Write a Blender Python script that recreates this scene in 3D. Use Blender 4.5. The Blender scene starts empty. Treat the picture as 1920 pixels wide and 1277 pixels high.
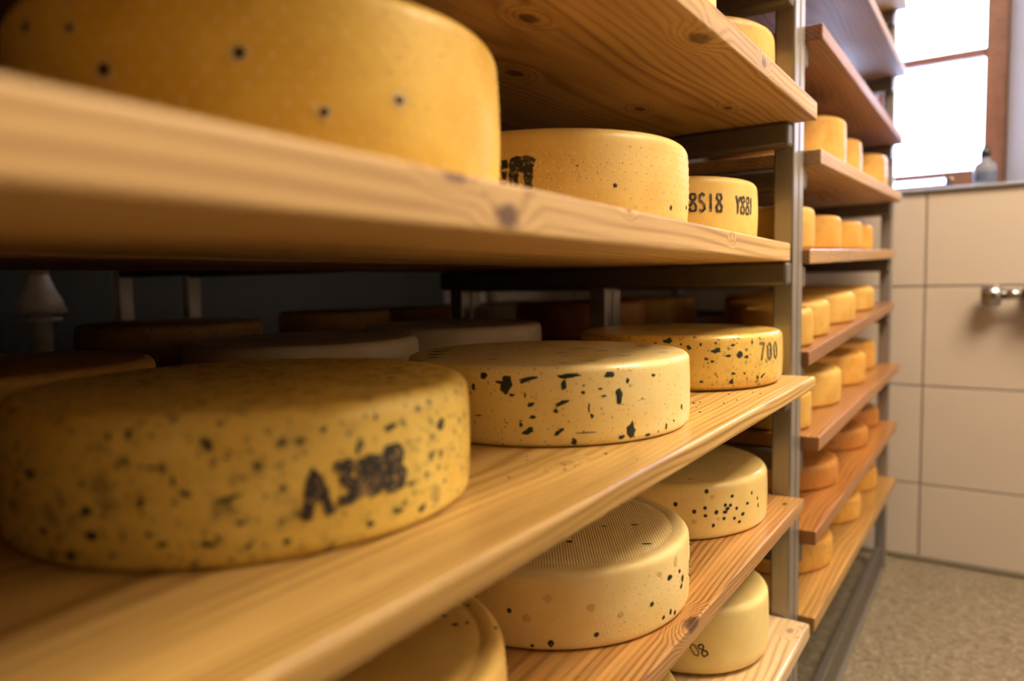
import bpy, bmesh, math, random
from mathutils import Vector, Matrix

C = bpy.context.scene.collection
S = bpy.context.scene
Z0 = 0.871                                   # camera height above the floor

# ------------------------------------------------------------------ camera
cam_d = bpy.data.cameras.new('camera')
cam = bpy.data.objects.new('camera', cam_d)
C.objects.link(cam)
R = Matrix(((0.82898, -0.02741, 0.55861), (0.55879, 0.07413, -0.82600), (-0.01877, 0.99687, 0.07676)))
cam.matrix_world = Matrix.Translation((0, 0, Z0)) @ R.to_4x4()
cam_d.sensor_width = 36.0
cam_d.lens = 25.39
cam_d.clip_start = 0.01
cam_d.dof.use_dof = True
cam_d.dof.focus_distance = 0.80
cam_d.dof.aperture_fstop = 2.8
S.camera = cam

# ------------------------------------------------------------------ world (overcast daylight outside the window)
w = bpy.data.worlds.new('overcast_sky')
S.world = w
w.use_nodes = True
bg = w.node_tree.nodes['Background']
bg.inputs['Color'].default_value = (0.60, 0.69, 1.0, 1)
bg.inputs['Strength'].default_value = 22.0
S.view_settings.view_transform = 'Standard'
S.view_settings.look = 'None'
S.view_settings.gamma = 1
S.view_settings.exposure = 0.05
LAMP_COL = (1.0, 0.81, 0.57)
LAMP_STR = 36.0

# ------------------------------------------------------------------ node helper
class NB:
    def __init__(s, name):
        s.m = bpy.data.materials.new(name)
        s.m.use_nodes = True
        s.t = s.m.node_tree
        s.p = s.t.nodes['Principled BSDF']
    def put(s, sock, v):
        if hasattr(v, 'is_linked') or isinstance(v, bpy.types.NodeSocket):
            s.t.links.new(v, sock)
        else:
            if isinstance(v, tuple) and len(v) == 3 and sock.type == 'RGBA':
                v = (*v, 1)
            sock.default_value = v
    def node(s, typ, **kw):
        n = s.t.nodes.new(typ)
        for k, v in kw.items():
            setattr(n, k, v)
        return n
    def math(s, op, a, b=0.0, c=0.0):
        n = s.node('ShaderNodeMath', operation=op)
        s.put(n.inputs[0], a); s.put(n.inputs[1], b); s.put(n.inputs[2], c)
        return n.outputs[0]
    def vmath(s, op, a, b=(0, 0, 0)):
        n = s.node('ShaderNodeVectorMath', operation=op)
        s.put(n.inputs[0], a); s.put(n.inputs[1], b)
        return n.outputs['Value' if op in ('LENGTH', 'DISTANCE', 'DOT_PRODUCT') else 'Vector']
    def mix(s, f, a, b):
        n = s.node('ShaderNodeMix', data_type='RGBA')
        s.put(n.inputs['Factor'], f); s.put(n.inputs['A'], a) if False else None
        s.put(n.inputs[6], a); s.put(n.inputs[7], b)
        return n.outputs[2]
    def ramp(s, v, a, b, lo=0.0, hi=1.0, smooth=True):
        n = s.node('ShaderNodeMapRange', interpolation_type='SMOOTHSTEP' if smooth else 'LINEAR')
        s.put(n.inputs['Value'], v)
        n.inputs['From Min'].default_value = a; n.inputs['From Max'].default_value = b
        n.inputs['To Min'].default_value = lo; n.inputs['To Max'].default_value = hi
        return n.outputs['Result']
    def noise(s, v, scale, detail=3.0, rough=0.55, color=False):
        n = s.node('ShaderNodeTexNoise')
        s.put(n.inputs['Vector'], v)
        n.inputs['Scale'].default_value = scale; n.inputs['Detail'].default_value = detail
        n.inputs['Roughness'].default_value = rough
        return n.outputs['Color' if color else 'Fac']
    def voro(s, v, scale, out='Distance', rand=1.0):
        n = s.node('ShaderNodeTexVoronoi')
        s.put(n.inputs['Vector'], v)
        n.inputs['Scale'].default_value = scale; n.inputs['Randomness'].default_value = rand
        return n
    def obj(s):
        return s.node('ShaderNodeTexCoord').outputs['Object']
    def rnd(s):
        return s.node('ShaderNodeObjectInfo').outputs['Random']
    def bump(s, h, strength, dist=0.001):
        n = s.node('ShaderNodeBump')
        n.inputs['Strength'].default_value = strength; n.inputs['Distance'].default_value = dist
        s.put(n.inputs['Height'], h)
        s.t.links.new(n.outputs['Normal'], s.p.inputs['Normal'])
    def set(s, **kw):
        for k, v in kw.items():
            s.put(s.p.inputs[k.replace('_', ' ')], v)
        return s.m

def plain(name, col, rough=0.5, metal=0.0, var=0.0, scale=8.0, **kw):
    n = NB(name)
    c = col
    if var:
        f = n.noise(n.obj(), scale, 4)
        c = n.mix(f, tuple(x * (1 - var) for x in col), tuple(min(1, x * (1 + var)) for x in col))
    n.set(Base_Color=c, Roughness=rough, Metallic=metal, **kw)
    return n.m

def wood(name, light, dark, knots=(), rough=0.42, stain=0.35, freq=170.0, pith=(0.03, -0.16), seed=0.0, coat=0.0, knot_dark=1.0):
    n = NB(name)
    o = n.obj()
    off = n.vmath('ADD', o, (seed * 3.1, seed * 1.7, seed * 2.3))
    low = n.noise(n.vmath('MULTIPLY', off, (5, 1.2, 5)), 1.0, 2)
    sep = n.node('ShaderNodeSeparateXYZ'); n.put(sep.inputs[0], o)
    dx = n.math('SUBTRACT', sep.outputs[0], pith[0]); dz = n.math('SUBTRACT', sep.outputs[2], pith[1])
    rad = n.math('SQRT', n.math('ADD', n.math('MULTIPLY', dx, dx), n.math('MULTIPLY', dz, dz)))
    rad = n.math('ADD', rad, n.math('MULTIPLY', low, 0.05))
    kd = None
    for kx, ky, kz, kr in knots:
        v = n.vmath('MULTIPLY', n.vmath('SUBTRACT', o, (kx, ky, kz)), (1, 0.55, 1))
        d = n.vmath('LENGTH', v)
        d = n.math('ADD', d, n.math('MULTIPLY', n.math('SUBTRACT', n.noise(off, 160, 2), 0.5), kr * 0.6))
        bumpf = n.ramp(d, 0.0, kr * 3.2, 0.018, 0.0)
        rad = n.math('ADD', rad, bumpf)
        k = n.ramp(d, kr * 1.15, kr * 0.55)
        kd = k if kd is None else n.math('MAXIMUM', kd, k)
    ring = n.math('SINE', n.math('MULTIPLY', rad, freq * 6.283))
    ring = n.math('POWER', n.math('MULTIPLY_ADD', ring, 0.5, 0.5), 2.2)
    amp = n.ramp(n.noise(n.vmath('MULTIPLY', off, (22, 1.5, 22)), 1.0, 2), 0.30, 0.62, 0.30, 1.0)
    ring = n.math('MULTIPLY', ring, amp)
    grain = n.noise(n.vmath('MULTIPLY', off, (420, 7, 420)), 1.0, 3, 0.6)
    streak = n.noise(n.vmath('MULTIPLY', off, (75, 1.6, 75)), 1.0, 3, 0.6)
    blotch = n.ramp(n.noise(n.vmath('MULTIPLY', off, (13, 2.2, 13)), 1.0, 4), 0.42, 0.72)
    f = n.math('ADD', n.math('MULTIPLY', ring, 0.85), n.math('MULTIPLY', n.math('SUBTRACT', grain, 0.45), 1.0))
    f = n.math('ADD', f, n.math('MULTIPLY', n.math('SUBTRACT', streak, 0.42), 1.3))
    col = n.mix(n.ramp(f, -0.1, 1.05, 0, 1, False), tuple(min(1, x * 1.08) for x in light), tuple(x * .82 for x in dark))
    col = n.mix(n.math('MULTIPLY', blotch, stain), col, tuple(x * 0.62 for x in dark))
    # little dark flecks along the grain
    vo = n.voro(n.vmath('MULTIPLY', off, (60, 14, 60)), 1.0)
    fl = n.math('MULTIPLY', n.ramp(vo.outputs['Distance'], 0.10, 0.04), n.math('GREATER_THAN', n.voro(n.vmath('MULTIPLY', off, (60, 14, 60)), 1.0).outputs['Color'], 0.86))
    col = n.mix(n.math('MULTIPLY', fl, 0.6), col, (0.10, 0.045, 0.015))
    if kd is not None:
        col = n.mix(n.math('MULTIPLY', kd, knot_dark), col, (0.075, 0.024, 0.007))
    n.bump(n.math('ADD', n.math('MULTIPLY', grain, 0.6), n.math('MULTIPLY', ring, 0.4)), 0.25, 0.0006)
    n.set(Base_Color=col, Roughness=n.ramp(low, 0.3, 0.7, rough - 0.08, rough + 0.12))
    n.p.inputs['Specular IOR Level'].default_value = 0.5
    n.p.inputs['Coat Weight'].default_value = coat
    n.p.inputs['Coat Roughness'].default_value = 0.2
    return n.m

def cheese(name, base, deep, herb=None, dots=False, linen=False, smudge=0.25, rough=0.45, herb_col=(0.02, 0.026, 0.014), sss=0.0, seed=0.0, coat=0.0):
    """rind; herb = list of (scale, size, share, strength) speck layers"""
    n = NB(name)
    o = n.vmath('ADD', n.obj(), (seed, seed * 0.7, seed * 0.3))
    big = n.noise(o, 14, 4, 0.6)
    col = n.mix(n.ramp(big, 0.35, 0.7), base, deep)
    mid = n.noise(o, 60, 3, 0.6)
    col = n.mix(n.math('MULTIPLY', n.ramp(mid, 0.5, 0.75), smudge), col, tuple(x * 0.62 for x in deep))
    for i, (sc, size, share, st) in enumerate(herb or ()):
        warp = n.vmath('SCALE', n.noise(o, sc * 1.1, 3, 0.6, True)) 
        warp.node.inputs['Scale'].default_value = 1.1 / sc
        p = n.vmath('ADD', n.vmath('ADD', o, warp), (i * 1.3, i * 0.4, i * 2.1))
        vo = n.voro(p, sc)
        d = vo.outputs['Distance']
        sepc = n.node('ShaderNodeSeparateColor'); n.put(sepc.inputs[0], vo.outputs['Color'])
        on = n.math('LESS_THAN', sepc.outputs[0], share)
        szv = n.math('MULTIPLY_ADD', sepc.outputs[1], 0.75, 0.35)
        dd = n.math('DIVIDE', d, n.math('MULTIPLY', szv, size))
        core = n.math('MULTIPLY', n.ramp(dd, 1.0, 0.65), on)
        halo = n.math('MULTIPLY', n.ramp(dd, 2.2, 0.8), on)
        col = n.mix(n.math('MULTIPLY', halo, 0.30 * st), col, (0.22, 0.20, 0.10))
        col = n.mix(n.math('MULTIPLY', core, st), col, herb_col)
    sep = n.node('ShaderNodeSeparateXYZ'); n.put(sep.inputs[0], n.obj())
    h = n.math('MULTIPLY', n.noise(o, 220, 3), 0.35)
    if linen:
        gn = n.node('ShaderNodeNewGeometry')
        tn = n.node('ShaderNodeVectorTransform', vector_type='NORMAL', convert_from='WORLD', convert_to='OBJECT')
        n.put(tn.inputs[0], gn.outputs['Normal'])
        sn = n.node('ShaderNodeSeparateXYZ'); n.put(sn.inputs[0], tn.outputs[0])
        topm = n.math('GREATER_THAN', sn.outputs[2], 0.9)
        l1 = n.math('SINE', n.math('MULTIPLY', n.math('ADD', n.math('MULTIPLY', sep.outputs[0], 0.84), n.math('MULTIPLY', sep.outputs[1], 0.54)), 6.283 / 0.0027))
        l2 = n.math('SINE', n.math('MULTIPLY', n.math('SUBTRACT', n.math('MULTIPLY', sep.outputs[1], 0.84), n.math('MULTIPLY', sep.outputs[0], 0.54)), 6.283 / 0.0027))
        rr = n.math('SQRT', n.math('ADD', n.math('MULTIPLY', sep.outputs[0], sep.outputs[0]), n.math('MULTIPLY', sep.outputs[1], sep.outputs[1])))
        inner = n.ramp(rr, 0.137, 0.133)
        weave = n.math('MULTIPLY', n.math('ADD', l1, n.math('MULTIPLY', l2, 0.4)), n.math('MULTIPLY', topm, inner))
        h = n.math('ADD', h, n.math('MULTIPLY', weave, 0.45))
        col = n.mix(n.ramp(weave, 0.0, -1.2, 0.0, 0.22), col, tuple(x * .6 for x in deep))  # weave troughs painted darker as shade, backing the bump
    n.bump(h, 0.35, 0.0009)
    n.set(Base_Color=col, Roughness=n.ramp(mid, 0.3, 0.7, rough - 0.07, rough + 0.1))
    n.p.inputs['Specular IOR Level'].default_value = 0.4
    if coat:
        n.p.inputs['Coat Weight'].default_value = coat
        n.p.inputs['Coat Roughness'].default_value = 0.12
    if sss:
        n.p.inputs['Subsurface Weight'].default_value = sss
        n.p.inputs['Subsurface Radius'].default_value = (1.0, 0.55, 0.2)
        n.p.inputs['Subsurface Scale'].default_value = 0.006
    return n.m

# ------------------------------------------------------------------ mesh helpers
def link(name, me, mat=None, parent=None, smooth=False):
    o = bpy.data.objects.new(name, me)
    C.objects.link(o)
    if mat:
        me.materials.append(mat)
    if parent:
        o.parent = parent
    if smooth:
        me.shade_smooth()
    return o

def from_bm(name, bm, mat, parent=None, smooth=False):
    bmesh.ops.recalc_face_normals(bm, faces=bm.faces[:])
    me = bpy.data.meshes.new(name)
    bm.to_mesh(me); bm.free()
    return link(name, me, mat, parent, smooth)

def add_box(bm, x0, x1, y0, y1, z0, z1, bevel=0.0, seg=2):
    r = bmesh.ops.create_cube(bm, size=1.0)
    vs = r['verts']
    for v in vs:
        v.co = Vector(((x0 + x1) / 2 + v.co.x * (x1 - x0), (y0 + y1) / 2 + v.co.y * (y1 - y0), (z0 + z1) / 2 + v.co.z * (z1 - z0)))
    if bevel:
        es = list({e for v in vs for e in v.link_edges})
        bmesh.ops.bevel(bm, geom=es, offset=bevel, segments=seg, affect='EDGES', profile=0.5)

def box(name, x0, x1, y0, y1, z0, z1, mat, parent=None, bevel=0.0, seg=2):
    bm = bmesh.new()
    add_box(bm, x0, x1, y0, y1, z0, z1, bevel, seg)
    return from_bm(name, bm, mat, parent)

def lathe_mesh(prof, seg, fn=None, name='lathe'):
    """prof: list of (r, z); closed at both ends where r == 0"""
    vs, fs, rings = [], [], []
    for r, z in prof:
        if r < 1e-6:
            rings.append([len(vs)]); vs.append((0, 0, z))
        else:
            ring = []
            for i in range(seg):
                a = 2 * math.pi * i / seg
                rr = r * (fn(a, z) if fn else 1)
                ring.append(len(vs)); vs.append((rr * math.cos(a), rr * math.sin(a), z))
            rings.append(ring)
    for a, b in zip(rings, rings[1:]):
        for i in range(seg):
            j = (i + 1) % seg
            if len(a) == 1:
                fs.append((a[0], b[i], b[j]))
            elif len(b) == 1:
                fs.append((a[i], b[0], a[j]))
            else:
                fs.append((a[i], b[i], b[j], a[j]))
    me = bpy.data.meshes.new(name)
    me.from_pydata(vs, [], fs)
    me.validate()
    return me

def lathe(name, prof, seg, mat, parent=None, axis=None):
    me = lathe_mesh(prof, seg, name=name)
    bm = bmesh.new(); bm.from_mesh(me)
    bmesh.ops.recalc_face_normals(bm, faces=bm.faces[:])
    if axis == 'x':
        bm.transform(Matrix.Rotation(math.pi / 2, 4, 'Y'))
    if axis == 'y':
        bm.transform(Matrix.Rotation(-math.pi / 2, 4, 'X'))
    bm.to_mesh(me); bm.free()
    o = link(name, me, mat, parent, True)
    return o

def empty(name, loc):
    o = bpy.data.objects.new(name, None)
    o.empty_display_size = 0.05
    C.objects.link(o)
    o.location = loc
    return o

def tag(o, label, cat, group=None):
    o['label'] = label; o['category'] = cat
    if group:
        o['group'] = group
    return o

def struct(o, label=None):
    o['kind'] = 'structure'
    if label:
        o['label'] = label
    return o

# ------------------------------------------------------------------ materials of the setting
M = {}
n = NB('glazed_cream_tile')
nz = n.noise(n.obj(), 3, 2)
n.set(Base_Color=n.mix(nz, (0.50, 0.42, 0.355), (0.545, 0.465, 0.395)), Roughness=0.22)
n.p.inputs['Specular IOR Level'].default_value = 0.5
M['tile'] = n.m
M['grout'] = plain('grey_grout', (0.27, 0.235, 0.225), 0.8, var=0.1, scale=30)
M['plaster'] = plain('white_plaster', (0.78, 0.77, 0.76), 0.85, var=0.04)
M['wall_dim'] = plain('shade_darkened_wall', (0.011, 0.011, 0.014), 0.8, var=0.15)  # wall grey darkened in its colour to stand for the rear shade
M['wall_warm'] = plain('brown_boarded_wall', (0.06, 0.045, 0.03), 0.7, var=0.15)
M['wall_cream'] = plain('cream_painted_wall', (0.66, 0.60, 0.51), 0.6, var=0.05)
M['ceiling'] = plain('ceiling_paint', (0.50, 0.47, 0.43), 0.9, var=0.03)
n = NB('flecked_resin_floor')
o_ = n.obj()
v1 = n.voro(o_, 130); v2 = n.noise(o_, 45, 4, 0.65); v3 = n.noise(o_, 9, 3)
sp = n.node('ShaderNodeSeparateColor'); n.put(sp.inputs[0], v1.outputs['Color'])
c1 = n.mix(n.ramp(v2, 0.35, 0.65), (0.25, 0.205, 0.145), (0.17, 0.135, 0.09))
c1 = n.mix(n.math('MULTIPLY', n.math('LESS_THAN', sp.outputs[0], 0.12), 0.65), c1, (0.11, 0.075, 0.045))
c1 = n.mix(n.math('MULTIPLY', n.math('GREATER_THAN', sp.outputs[0], 0.88), 0.5), c1, (0.36, 0.32, 0.25))
c1 = n.mix(n.math('MULTIPLY', n.ramp(v3, 0.5, 0.75), 0.25), c1, (0.17, 0.13, 0.085))
n.bump(v2, 0.2, 0.002)
n.set(Base_Color=c1, Roughness=0.45)
M['floor'] = n.m
M['cove'] = plain('dark_sealant', (0.16, 0.13, 0.09), 0.6)
n = NB('brushed_steel')
st = n.noise(n.vmath('MULTIPLY', n.obj(), (300, 300, 6)), 1.0, 2)
n.set(Base_Color=n.mix(st, (0.27, 0.25, 0.24), (0.35, 0.33, 0.32)), Roughness=n.ramp(st, 0.2, 0.8, 0.30, 0.42), Metallic=0.65)
M['steel'] = n.m
M['bright_steel'] = plain('lightened_steel', (0.66, 0.62, 0.60), 0.35, 0.35, var=.08, scale=30)  # steel lightened in colour to make up for the dark rear
M['dark_steel'] = plain('dark_dull_steel', (0.16, 0.14, 0.125), 0.5, 0.6, var=0.2, scale=40)
M['frame'] = wood('window_frame_wood', (0.26, 0.12, 0.085), (0.19, 0.08, 0.055), rough=0.45, stain=0.2, seed=5)
n = NB('window_glass')
n.set(Base_Color=(1, 1, 1), Roughness=0.0, IOR=1.45)
n.p.inputs['Transmission Weight'].default_value = 1.0
M['glass'] = n.m
M['sill'] = plain('blue_grey_stone_sill', (0.30, 0.32, 0.38), 0.35, var=0.1, scale=30)
M['white_metal'] = plain('white_enamel', (0.85, 0.86, 0.88), 0.25)
M['chrome'] = plain('chrome', (0.38, 0.36, 0.36), 0.24, 1.0)
M['cap'] = plain('black_plastic_cap', (0.012, 0.013, 0.022), 0.35)
n = NB('clear_plastic_bottle')
n.set(Base_Color=(0.62, 0.70, 0.86), Roughness=0.12, IOR=1.3)
n.p.inputs['Transmission Weight'].default_value = 0.75
M['bottle'] = n.m
M['liquid'] = plain('blue_grey_liquid', (0.10, 0.13, 0.22), 0.3)
n = NB('lamp_diffuser')
n.p.inputs['Base Color'].default_value = (1, 1, 1, 1)
n.p.inputs['Emission Color'].default_value = (*LAMP_COL, 1)
n.p.inputs['Emission Strength'].default_value = LAMP_STR
M['lamp'] = n.m

# ------------------------------------------------------------------ the room
XL, XR, YF, YB, ZC = -2.05, 1.35, -1.5, 2.5, 2.42
struct(box('floor', XL - .2, XR + .2, YF - .2, YB + .02, -.1, 0, M['floor']), 'beige grey flecked resin floor of the ripening room')
struct(box('ceiling', XL - .2, XR + .2, YF - .2, YB + .3, ZC, ZC + .1, M['ceiling']))
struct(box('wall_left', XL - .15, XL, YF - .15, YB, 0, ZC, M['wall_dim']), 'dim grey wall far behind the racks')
struct(box('wall_right', XR, XR + .15, YF - .15, YB, 0, ZC, M['wall_cream']))
struct(box('wall_front', XL, XR, YF - .15, YF, 0, ZC, M['wall_warm']))
# end wall with its window opening (splayed jamb on the right)
WX0, WX1, WZ0, WZ1, WY = -0.66, 0.004, Z0 + 0.262, Z0 + 1.06, 2.62
bm = bmesh.new()
add_box(bm, XL, XR, YB + .004, YB + .30, 0, WZ0 - .010)
add_box(bm, XL, XR, YB + .004, YB + .30, WZ1, ZC)
add_box(bm, XL, WX0, YB + .004, YB + .30, WZ0 - .010, WZ1)
wall_back = struct(from_bm('wall_back', bm, M['plaster']), 'end wall with cream tiles below the window')
# splayed pier right of the window
bm = bmesh.new()
pts = [(WX1, WY), (WX1 + .055, YB + .004), (XR, YB + .004), (XR, YB + .30), (WX1, YB + .30)]
lo = [bm.verts.new((x, y, WZ0 - .010)) for x, y in pts]; hi = [bm.verts.new((x, y, WZ1)) for x, y in pts]
bm.faces.new(lo); bm.faces.new(hi)
for i in range(5):
    j = (i + 1) % 5
    bm.faces.new((lo[i], lo[j], hi[j], hi[i]))
from_bm('window_pier', bm, M['plaster'], wall_back)
box('grout_bed', XL, XR, YB - .0005, YB + .004, .0, WZ0 - .010, M['grout'], wall_back)
rows = [Z0 + .252, Z0 - .0275, Z0 - .329, Z0 - .632, .012]
xs = [-0.188 + .6 * k for k in range(-3, 3)]
tile_cache = {}
for zt, zb in zip(rows, rows[1:]):
    for xa in xs:
        xa2 = max(xa, XL); xb2 = min(xa + .6, XR)
        if xb2 - xa2 < .03:
            continue
        key = (round(xb2 - xa2, 3), round(zt - zb, 3))
        if key not in tile_cache:
            bm = bmesh.new()
            add_box(bm, .002, key[0] - .002, -.007, .003, .002, key[1] - .002, .0018, 2)
            bmesh.ops.recalc_face_normals(bm, faces=bm.faces[:])
            me = bpy.data.meshes.new('tile'); bm.to_mesh(me); bm.free(); me.materials.append(M['tile'])
            tile_cache[key] = me
        t = link('tile', tile_cache[key], None, wall_back)
        t.location = (xa2, YB - .0008, zb)
b = struct(box('baseboard_back', XL, XR, YB - .016, YB - .0005, 0.0005, .014, M['cove'], None, .004), 'dark sealant strip along the foot of the tiled wall')

# ------------------------------------------------------------------ window
win = empty('window_1', ((WX0 + WX1) / 2, WY, WZ0))
struct(win, 'brown wooden double casement window, daylight beyond')
def wpart(name, x0, x1, y0, y1, z0, z1, mat, bevel=.003, parent=win):
    o = box(name, x0 - win.location.x, x1 - win.location.x, y0 - WY, y1 - WY, z0 - WZ0, z1 - WZ0, mat, parent, bevel)
    return o
f0, f1 = WY + .02, WY + .07
wpart('frame_jamb', WX0, WX0 + .022, f0, f1, WZ0, WZ1, M['frame'])
wpart('frame_jamb', WX1 - .020, WX1, f0, f1, WZ0, WZ1, M['frame'])
wpart('frame_head', WX0 + .022, WX1 - .020, f0, f1, WZ1 - .022, WZ1, M['frame'])
wpart('frame_threshold', WX0 + .022, WX1 - .020, f0, f1, WZ0, WZ0 + .012, M['frame'])
for sx0, sx1 in ((WX0 + .010, -.347), (-.343, WX1 - .003)):
    z0, z1 = WZ0 + .014, WZ1 - .024
    y0, y1 = WY, WY + .045
    sw = .055
    sash = wpart('sash', sx0, sx0 + sw * .55, y0, y1, z0, z1, M['frame'])
    xi0, xi1 = sx0 + sw * .55, sx1 - sw
    wpart('stile', xi1, sx1, y0, y1, z0, z1, M['frame'], parent=sash)
    wpart('top_rail', xi0, xi1, y0, y1, z1 - .045, z1, M['frame'], parent=sash)
    if sx0 < -.5:
        wpart('bottom_rail', xi0, xi1, y0, y1, z0, z0 + .046, M['frame'], parent=sash)
    else:                                         # a low light is let into the rail of the right casement
        wpart('bottom_rail', xi0, xi1, y0, y1, z0 + .029, z0 + .046, M['frame'], .002, sash)
        wpart('bottom_rail', -.150, xi1, y0, y1, z0, z0 + .0285, M['frame'], .002, sash)
        wpart('bottom_rail', xi0, -.1505, y0, y1, z0, z0 + .010, M['frame'], .002, sash)
        wpart('pane', xi0 - .002, -.149, y0 + .022, y0 + .026, z0 + .009, z0 + .030, M['glass'], 0, sash)
    zm = Z0 + .667
    wpart('glazing_bar', xi0, xi1, y0 + .008, y1 - .004, zm - .012, zm + .012, M['frame'], parent=sash)
    for za, zb in ((z0 + .046, zm - .012), (zm + .012, z1 - .045)):
        wpart('pane', xi0 - .002, xi1 + .002, y0 + .022, y0 + .026, za - .002, zb + .002, M['glass'], 0, sash)
wpart('casement_stay', -.150, -.128, WY - .016, WY - .001, WZ0 + .018, WZ0 + .038, M['chrome'], .004)
wpart('window_sill', WX0 - .02, WX1 + .12, YB - .022, WY + .02, WZ0 - .0095, WZ0 - .0005, M['sill'], .003)

# far ground outside: pale ground beyond the window
n = NB('hazy_pale_slope')
n.set(Base_Color=n.mix(n.ramp(n.noise(n.obj(), .35, 5), .4, .65), (.85, .9, .95), (.55, .62, .70)), Roughness=.9)
bm = bmesh.new()
g = 24
vv = [[bm.verts.new((-14 + 28 * i / g, 4 + 30 * (j / g) ** 1.5, -1.2 + 6.5 * (j / g) ** 1.6 + .35 * math.sin(i * 1.3 + j) * (j / g) + .25 * math.sin(i * .6 - j * .9))) for j in range(g + 1)] for i in range(g + 1)]
for i in range(g):
    for j in range(g):
        bm.faces.new((vv[i][j], vv[i + 1][j], vv[i + 1][j + 1], vv[i][j + 1]))
struct(from_bm('hillside_outside', bm, n.m, None, True), 'pale blurred ground outside behind the window')

# ------------------------------------------------------------------ ceiling lamp over the aisle
def ceiling_lamp(x, y, length, label):
    t = tag(empty('ceiling_light', (x, y, ZC)), label, 'lamp', 'ceiling lights over the aisle')
    box('housing', -.42, .42, -length / 2 - .02, length / 2 + .02, -.05, -.001, M['white_metal'], t, .008)
    box('diffuser', -.40, .40, -length / 2, length / 2, -.065, -.0505, M['lamp'], t, .006)
    return t
ceiling_lamp(.60, 1.36, .85, 'large flat warm ceiling light over the aisle beside the racks')

# ------------------------------------------------------------------ racks of square steel tube
def rack(label, xposts, ypair, zbeams, z_top, beam_side, rails=True):
    t = tag(empty('steel_rack', ((xposts[0] + xposts[-1]) / 2, (ypair[0] + ypair[1]) / 2, 0)), label, 'rack', 'steel cheese racks')
    ox, oy = t.location.x, t.location.y
    def bx(name, x0, x1, y0, y1, z0, z1, mat, bev=.003):
        return box(name, x0 - ox, x1 - ox, y0 - oy, y1 - oy, z0, z1, mat, t, bev)
    for k, ya in enumerate(ypair):
        for xp in xposts:
            bx('post', xp - .015, xp + .015, ya, ya + .03, .0005, z_top, M['steel'])
        s = beam_side[k]
        for zb in zbeams[k]:
            y0, y1 = (ya - .032, ya - .0005) if s < 0 else (ya + .0305, ya + .062)
            bx('beam', xposts[-1] - .015, xposts[0] + .0135, y0, y1, zb - .036, zb - .0006, M['dark_steel'], .005)
    if rails:
        for xp in (xposts[0], xposts[-1]):
            bx('base_rail', xp - .013, xp + .006, ypair[0] + .0305, ypair[1] - .0005, .012, .075, M['dark_steel'])
            bx('floor_runner', xp - .02, xp + .014, ypair[0] + .0305, ypair[1] - .0005, .0005, .0115, M['steel'], .002)
    return t
XP = (-.2765, -.594, -.915)
# shelf levels of the near rack: (underside z, thickness, front x, end y)
NEAR = {'H': (.640, .026, -.232, 1.151), 'G': (.436, .026, -.232, 1.151), 'B': (.2323, .0265, -.2296, 1.151), 'A': (.0275, .0275, None, 1.147),
        'C': (-.1645, .0185, -.2265, 1.151), 'D': (-.3555, .0195, -.2416, 1.151), 'E': (-.556, .024, -.230, 1.151)}
zb_near = [Z0 + v[0] for v in NEAR.values()]
rack('near steel tube rack carrying the big herb and pepper cheeses', XP, (-.16, 1.152), (zb_near, zb_near), 1.78, (1, -1))
# far rack boards: (near underside z, far underside z, thickness, front x, end y)
FAR = [(.742, .742, .024, -.235, 2.338), (.557, .560, .024, -.235, 2.338), (.371, .373, .024, -.238, 2.338), (.180, .214, .024, -.238, 2.338),
       (.024, .056, .024, -.252, 2.338), (-.140, -.092, .024, -.252, 2.338), (-.278, -.270, .024, -.235, 2.338), (-.434, -.440, .024, -.238, 2.338), (-.580, -.606, .024, -.238, 2.338)]
FY0 = 1.225
rack('far steel tube rack standing against the tiled wall under the window', XP, (1.186, 2.342),
     ([Z0 + v[0] - .0012 for v in FAR], [Z0 + v[1] - .0016 for v in FAR]), 1.80, (1, -1))

# ------------------------------------------------------------------ boards
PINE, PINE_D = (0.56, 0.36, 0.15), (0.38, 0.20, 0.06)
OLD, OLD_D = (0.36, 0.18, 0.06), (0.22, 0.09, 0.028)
def board(label, x0, x1, y0, y1, z0, th, mat, group=None, bevel=.003, rotz=0.0, slope=0.0, seg=3):
    bm = bmesh.new()
    add_box(bm, -(x1 - x0) / 2, (x1 - x0) / 2, -(y1 - y0) / 2, (y1 - y0) / 2, 0, th, bevel, seg)
    o = from_bm('shelf_board', bm, mat)
    o.location = ((x0 + x1) / 2, (y0 + y1) / 2, Z0 + z0)
    o.rotation_euler = (slope, 0, rotz)
    return tag(o, label, 'shelf board', group)

GN = 'shelf boards of the near rack'
XB = -.598
cyl = lambda y: y - (1.155 - .10) / 2     # world y -> board y for boards from -.10 to 1.155
yc, xc = (1.155 - .10) / 2, None
def near_board(key, label, mat, bevel=.003, seg=3):
    zb, th, xf, ye = NEAR[key]
    return board(label, XB, xf, -.10, ye, zb, th, mat, GN, bevel, seg=seg)
def loc(key, x, y, z):
    zb, th, xf, ye = NEAR[key]
    return (x - (XB + xf) / 2, y - (ye - .10) / 2, z - zb)
near_board('H', 'unseen topmost pine board added to shade the near rack', wood('pine_h', PINE, PINE_D, seed=1))  # unseen board, added to shade the levels below
near_board('G', 'pine shelf board one above the brightly lit top board in view', wood('pine_g', PINE, PINE_D, seed=2))
kB = [(*loc('B', -.246, .694, .232), .011), (*loc('B', -.408, .921, .232), .007), (*loc('B', -.311, .99, .232), .006), (*loc('B', -.349, .551, .232), .008), (*loc('B', -.45, .681, .232), .009), (*loc('B', -.23, .862, .246), .006)]
near_board('B', 'upper pine shelf board seen from below, dark knots on its underside', wood('pine_b', (0.56, 0.335, 0.115), (0.36, 0.175, 0.042), kB, seed=3, stain=.3, knot_dark=.85), .0025)
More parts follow.
